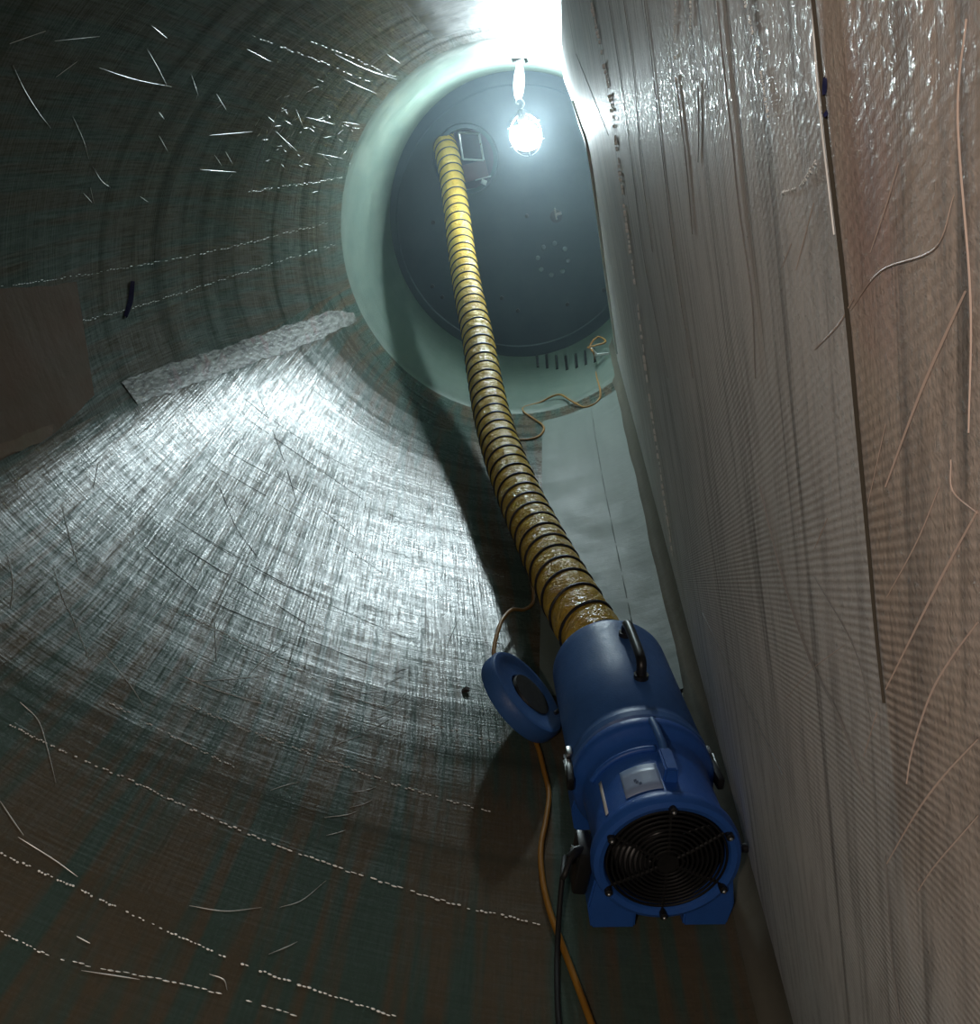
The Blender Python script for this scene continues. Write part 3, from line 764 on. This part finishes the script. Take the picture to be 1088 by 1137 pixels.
# ------------------------------------------------------------------ blower
bl = empty('air_blower', B_LOC, B_ROT)
tag(bl, 'blue plastic blower with black round fan grille at the near end of the yellow hose', 'blower')
bm = bmesh.new()
add_lathe(bm, [(.030, .1205), (-.004, .124), (-.012, .128), (-.016, .138), (-.012, .147), (.000, .152), (.014, .151), (.022, .145), (.030, .140), (.10, .139), (.185, .141), (.200, .144),
               (.212, .156), (.222, .162), (.240, .162), (.246, .159), (.246, .13), (.10, .126), (.030, .1205)], 96, 0, BH)
from_bm('fan_housing', bm, 'blue', bl, True, 40)
bm = bmesh.new()
add_lathe(bm, [(.246, .155), (.252, .162), (.268, .163), (.276, .157), (.300, .157), (.304, .160), (.50, .160), (.660, .160), (.690, .160), (.702, .156), (.708, .148), (.706, .110), (.700, .104), (.66, .104), (.45, .14), (.25, .14), (.246, .155)], 96, 0, BH)
from_bm('canister', bm, 'blue2', bl, True, 40)
# raised ribs over the housing just in front of the flange
bm = bmesh.new(); pts_ = []
for i in range(25):
    a = -1.15 + 1.15 * i / 24; pts_.append((.144 * math.sin(a), .155, BH + .144 * math.cos(a)))
add_tube(bm, pts_, .007, 8); from_bm('housing_rib', bm, 'blue', bl)
# feet
def foot(sx, y0, y1, w0, w1):
    bm = bmesh.new(); poly = []; z0 = -.008 if sx < 0 else -.004
    for i in range(9):
        a = math.radians(100 + 62 * i / 8); poly.append((sx * .139 * math.sin(a), BH + .139 * math.cos(a)))
    poly += [(sx * w0, .030), (sx * w0, z0), (sx * w1, z0), (sx * (w1 + .010), .05)]
    add_prism(bm, poly, y0, y1)
    bmesh.ops.recalc_face_normals(bm, faces=bm.faces)
    bmesh.ops.bevel(bm, geom=[e for e in bm.edges], offset=.004, segments=2, affect='EDGES')
    return from_bm('foot', bm, 'blue', bl, True, 40)
for sx in (-1, 1): foot(sx, -.006, .10, .050, .142); foot(sx, .27, .35, .07, .142)
# grille: concentric rings and spokes, one moulded part
bm = bmesh.new()
for i in range(11):
    rr = .020 + i * .0101
    y = -.016 + .010 * (rr / .13) ** 2
    n = 64; loop = [(rr * math.sin(2 * PI * k / n), y, BH + rr * math.cos(2 * PI * k / n)) for k in range(n + 1)]
    add_tube(bm, loop, .0026, 6, False)
for i in range(6):
    a = 2 * PI * i / 6 - .02
    add_tube(bm, [(rr * math.sin(a), -.015 + .010 * (rr / .13) ** 2, BH + rr * math.cos(a)) for rr in (.018, .06, .10, .132)], .0034, 6)
add_lathe(bm, [(-.014, .0), (-.020, .012), (-.019, .022), (-.010, .024), (-.010, 0)], 24, 0, BH)
from_bm('fan_grille', bm, 'black', bl, True, 50)
bm = bmesh.new(); add_lathe(bm, [(.025, .0), (.02, .035), (.03, .045), (.10, .048), (.10, 0)], 32, 0, BH); from_bm('fan_hub', bm, 'black', bl, True, 40)
for i in range(5):
    bm = bmesh.new(); a0 = 2 * PI * i / 5; rows_ = []
    for j in range(7):
        rr = .044 + .072 * j / 6; ch = .34 + .10 * j / 6; row = []
        for k in range(6):
            u = k / 5 - .5; a = a0 + u * ch * 2.0 + .25 * j / 6; row.append(bm.verts.new((rr * math.sin(a), .055 + u * .045, BH + rr * math.cos(a))))
        rows_.append(row)
    for r0, r1 in zip(rows_, rows_[1:]):
        for k in range(5): bm.faces.new((r0[k], r0[k + 1], r1[k + 1], r1[k]))
    bl_ = from_bm('fan_blade', bm, 'black', bl); bl_.modifiers.new('thickness', 'SOLIDIFY').thickness = .003
bm = bmesh.new(); add_lathe(bm, [(.16, .0), (.16, .1195), (.012, .1195)], 64, 0, BH); from_bm('inner_shroud', bm, 'black', bl, True, 40)
for i in range(6):
    a = 2 * PI * i / 6 - .02; p = (.134 * math.sin(a), BH + .134 * math.cos(a))
    bm = bmesh.new(); add_lathe(bm, [(-.008, .0085), (-.024, .0080), (-.026, .005), (-.026, 0)], 14, *p); sp = from_bm('screw_post', bm, 'black', bl, True, 40)
    bm = bmesh.new(); add_lathe(bm, [(-.026, .0042), (-.029, .0036), (-.0305, 0)], 10, *p); from_bm('screw', bm, 'steel', sp, True, 60)
# top carry spine and block
bm = bmesh.new()
add_prism(bm, [(-.016, BH + .132), (.016, BH + .132), (.013, BH + .171), (-.013, BH + .171)], .055, .125)
bmesh.ops.recalc_face_normals(bm, faces=bm.faces); bmesh.ops.bevel(bm, geom=list(bm.edges), offset=.004, segments=2, affect='EDGES')
from_bm('carry_handle_block', bm, 'blue', bl, True, 40).location = (.010, 0, 0)
tube('carry_handle', [(.010, .115, BH + .161), (.010, .135, BH + .168), (.008, .19, BH + .169), (.006, .225, BH + .166)], .0085, 'blue2', bl, 12)
# label
rows, uvs = [], []
for i in range(13):
    a = -.62 + .56 * i / 12; rows.append([Vector((.1410 * math.sin(a), y, BH + .1410 * math.cos(a))) for y in (.035, .06, .09, .112)]); uvs.append([(i / 12, k / 3) for k in range(4)])
lb = grid_mesh('label', rows, 'sticker', bl, uvs); lb.modifiers.new('thickness', 'SOLIDIFY').thickness = .0008
bm = bmesh.new()
for a, y in ((-.40, .066), (-.36, .060), (-.42, .072)):
    add_box(bm, Vector((.1420 * math.sin(a), y, BH + .1420 * math.cos(a))), (.006, .006, .0016), Euler((0, a, 0)))
from_bm('label_print', bm, 'ink', lb, False)
rows = [[Vector((.1405 * math.sin(a), y, BH + .1405 * math.cos(a))) for y in (.035, .07, .11, .13)] for a in (-1.02, -.99, -.96)]
o = grid_mesh('warning_strip', rows, 'white', bl, [[(0, 0)] * 4] * 3); o.modifiers.new('thickness', 'SOLIDIFY').thickness = .0008
# toggle latches left and right of the flange
for sx in (-1, 1):
    la = box('latch', (sx * .167, .232, BH + .015), (.016, .075, .030), 'black', bl, Euler((0, 0, sx * .05)), .004)
    box('latch_buckle', (sx * .163, .290, BH + .022), (.014, .030, .034), 'steel', la)
    bm = bmesh.new(); add_tube(bm, [(sx * .171, .20, BH + .024), (sx * .174, .285, BH + .028)], .003, 6); add_tube(bm, [(sx * .171, .20, BH + .004), (sx * .174, .285, BH + .012)], .003, 6); from_bm('latch_wire', bm, 'steel', la)
# switch box with cord grip, right hand knob
sb = box('switch_box', (-.163, .045, BH - .055), (.030, .075, .105), 'black', bl, Euler((0, .12, 0)), .006)
box('switch_rocker', (-.181, .045, BH - .035), (.008, .030, .026), 'rubber', sb, Euler((0, .12, 0)), .003)
tube('cord_grip', [(-.168, .03, BH - .012), (-.184, .015, BH + .000), (-.194, .004, BH - .006)], [.012, .011, .008], 'black', sb, 12)
bm = bmesh.new(); add_lathe(bm, [(0, .005), (-.008, .005), (-.009, .009), (-.019, .009), (-.020, 0)], 14); kn = from_bm('knob', bm, 'black', bl, True, 40)
kn.location = (.148, .012, BH + .01); kn.rotation_euler = (0, 0, PI / 2)
# black power cord
bi = BM.inverted()
cord_w = [BM @ Vector((-.190, .008, BH - .002)), BM @ Vector((-.208, -.02, BH - .03))]
cp = []
for px, py, z in ((621, 990, .10), (619, 1020, .04), (618, 1060, .010), (618, 1100, .008), (620, 1140, .008), (626, 1180, .008)):
    q_ = at_shell(px, py); cp.append(q_ + shell_normal(q_) * z)
tube('power_cord', [bi @ p for p in catmull(cord_w + cp, 8)], .0058, 'rubber', bl, 10)
# canister grip
gr = []
for y, z in ((.40, .168), (.405, .196), (.43, .207), (.50, .209), (.57, .207), (.60, .197), (.605, .168)): gr.append((.018, y, BH + z))
g = tube('grip_handle', catmull(gr, 5), .0125, 'black', bl, 12)
for y in (.400, .605): 
    bm = bmesh.new(); add_tube(bm, [(.018, y, BH + .162), (.018, y, BH + .173)], .018, 14); from_bm('handle_foot', bm, 'black', g, True, 40)
    bm = bmesh.new(); add_tube(bm, [(.018, y + (.02 if y < .5 else -.02), BH + .198), (.018, y + (.02 if y < .5 else -.02), BH + .215)], .006, 8); from_bm('screw', bm, 'steel', g, True, 40)
# round lid lying open at the left of the canister
nl_ = Vector((.82, .06, .50)).normalized(); lc = at_z(583, 770, .185)
q = Vector((0, -1, 0)).rotation_difference(nl_)
bm = bmesh.new(); add_lathe(bm, [(.045, 0), (.045, .118), (.038, .136), (.028, .140), (-.004, .140), (-.012, .134), (-.012, .118), (-.006, .110), (-.006, .060), (.004, .056), (.004, 0)], 64)
lid = from_bm('lid', bm, 'blue2', bl, True, 40)
lid.matrix_local = bi @ (Matrix.Translation(lc) @ q.to_matrix().to_4x4())
bm = bmesh.new(); add_lathe(bm, [(.004, 0), (-.004, .0), (-.004, .066), (.004, .070)], 40); o = from_bm('lid_pad', bm, 'rubber', lid, True, 40); o.location = (0.022, -.004, -.012)
tube('lid_strap', [bi @ (lc + Vector((.10, -.02, -.02))), bi @ (lc + Vector((.15, -.02, -.02))), Vector((-.165, .56, BH - .05))], .006, 'rubber', bl, 8)

# ------------------------------------------------------------------ extension cord
def fl_pt(px, py, lift=.008):
    p = at_shell(px, py); return p + shell_normal(p) * lift
cpts = [at_y(652, 386, 5.75), at_y(672, 380, 5.78), at_y(664, 374, 5.9), at_y(655, 384, 5.8), at_y(659, 392, 5.65)]
cpts += [fl_pt(*p) for p in ((661, 402), (663, 418), (667, 434), (666, 444), (658, 451), (648, 453))]
cpts += [fl_pt(635, 449, .03), fl_pt(625, 444.5, .04), fl_pt(615, 445, .035), fl_pt(600, 449, .015)]
cpts += [fl_pt(*p) for p in ((583, 453), (581, 458), (592, 466), (601, 472), (604, 478), (599, 485), (588, 489), (572, 490), (560, 494), (556, 530), (570, 590), (588, 640), (592, 668))]
cpts += [fl_pt(582, 682, .02), fl_pt(566, 694, .06), fl_pt(553, 712, .07), fl_pt(546, 738, .05), fl_pt(552, 760, .03)]
cpts += [fl_pt(*p) for p in ((566, 784), (584, 806), (596, 830), (603, 856), (609, 884), (606, 912), (600, 945), (602, 980), (610, 1015), (622, 1048), (634, 1080), (647, 1115), (660, 1150), (680, 1200))]
cw = catmull(cpts, 10)
ec = tube('extension_cord', cw, .0068, 'orange', None, 10)
tag(ec, 'orange yellow extension cord looping under the hose and along the left of the blower', 'cord')
c = at_y(661, 387, 5.72)
c = c + Vector((.035, 0, -.05)); o = empty('cable_clip', c); tag(o, 'small white bracket holding the cord at the root end of the web', 'bracket')
box('clip_arm', (0, 0, 0), (.11, .012, .016), 'white', o, Euler((0, .12, 0))); box('clip_jaw', (-.05, -.005, .03), (.020, .02, .07), 'white', o, Euler((0, -.5, 0)))
c = fl_pt(516, 768, .004)
bm = bmesh.new(); add_prism(bm, [(-.012, 0), (.012, -.003), (.015, .003), (.004, .009)], -.007, .008); o = from_bm('debris_chip', bm, 'dirt', None, False); o.location = c
tag(o, 'small dark flake of debris on the floor left of the blue lid', 'debris')

# ------------------------------------------------------------------ grinding dust haze hanging round the lamp in the root
hm = bpy.data.materials.new('dust haze'); hm.use_nodes = True; ht = hm.node_tree; ht.nodes.clear()
ho = ht.nodes.new('ShaderNodeOutputMaterial'); hv = ht.nodes.new('ShaderNodeVolumeScatter')
hv.inputs['Color'].default_value = (0.74, 0.90, 1.0, 1); hv.inputs['Density'].default_value = HAZE; hv.inputs['Anisotropy'].default_value = 0.55
ht.links.new(hv.outputs[0], ho.inputs['Volume'])
bm = bmesh.new(); add_lathe(bm, [(3.6, 0.0), (3.6, 1.02), (6.78, 1.02), (6.78, 0.0)], 48, XC, 1.10)
hz = from_bm('dust_haze', bm, hm, None, False); hz['kind'] = 'stuff'; tag(hz, 'thin bluish dust haze glowing around the hanging lamp', 'haze')
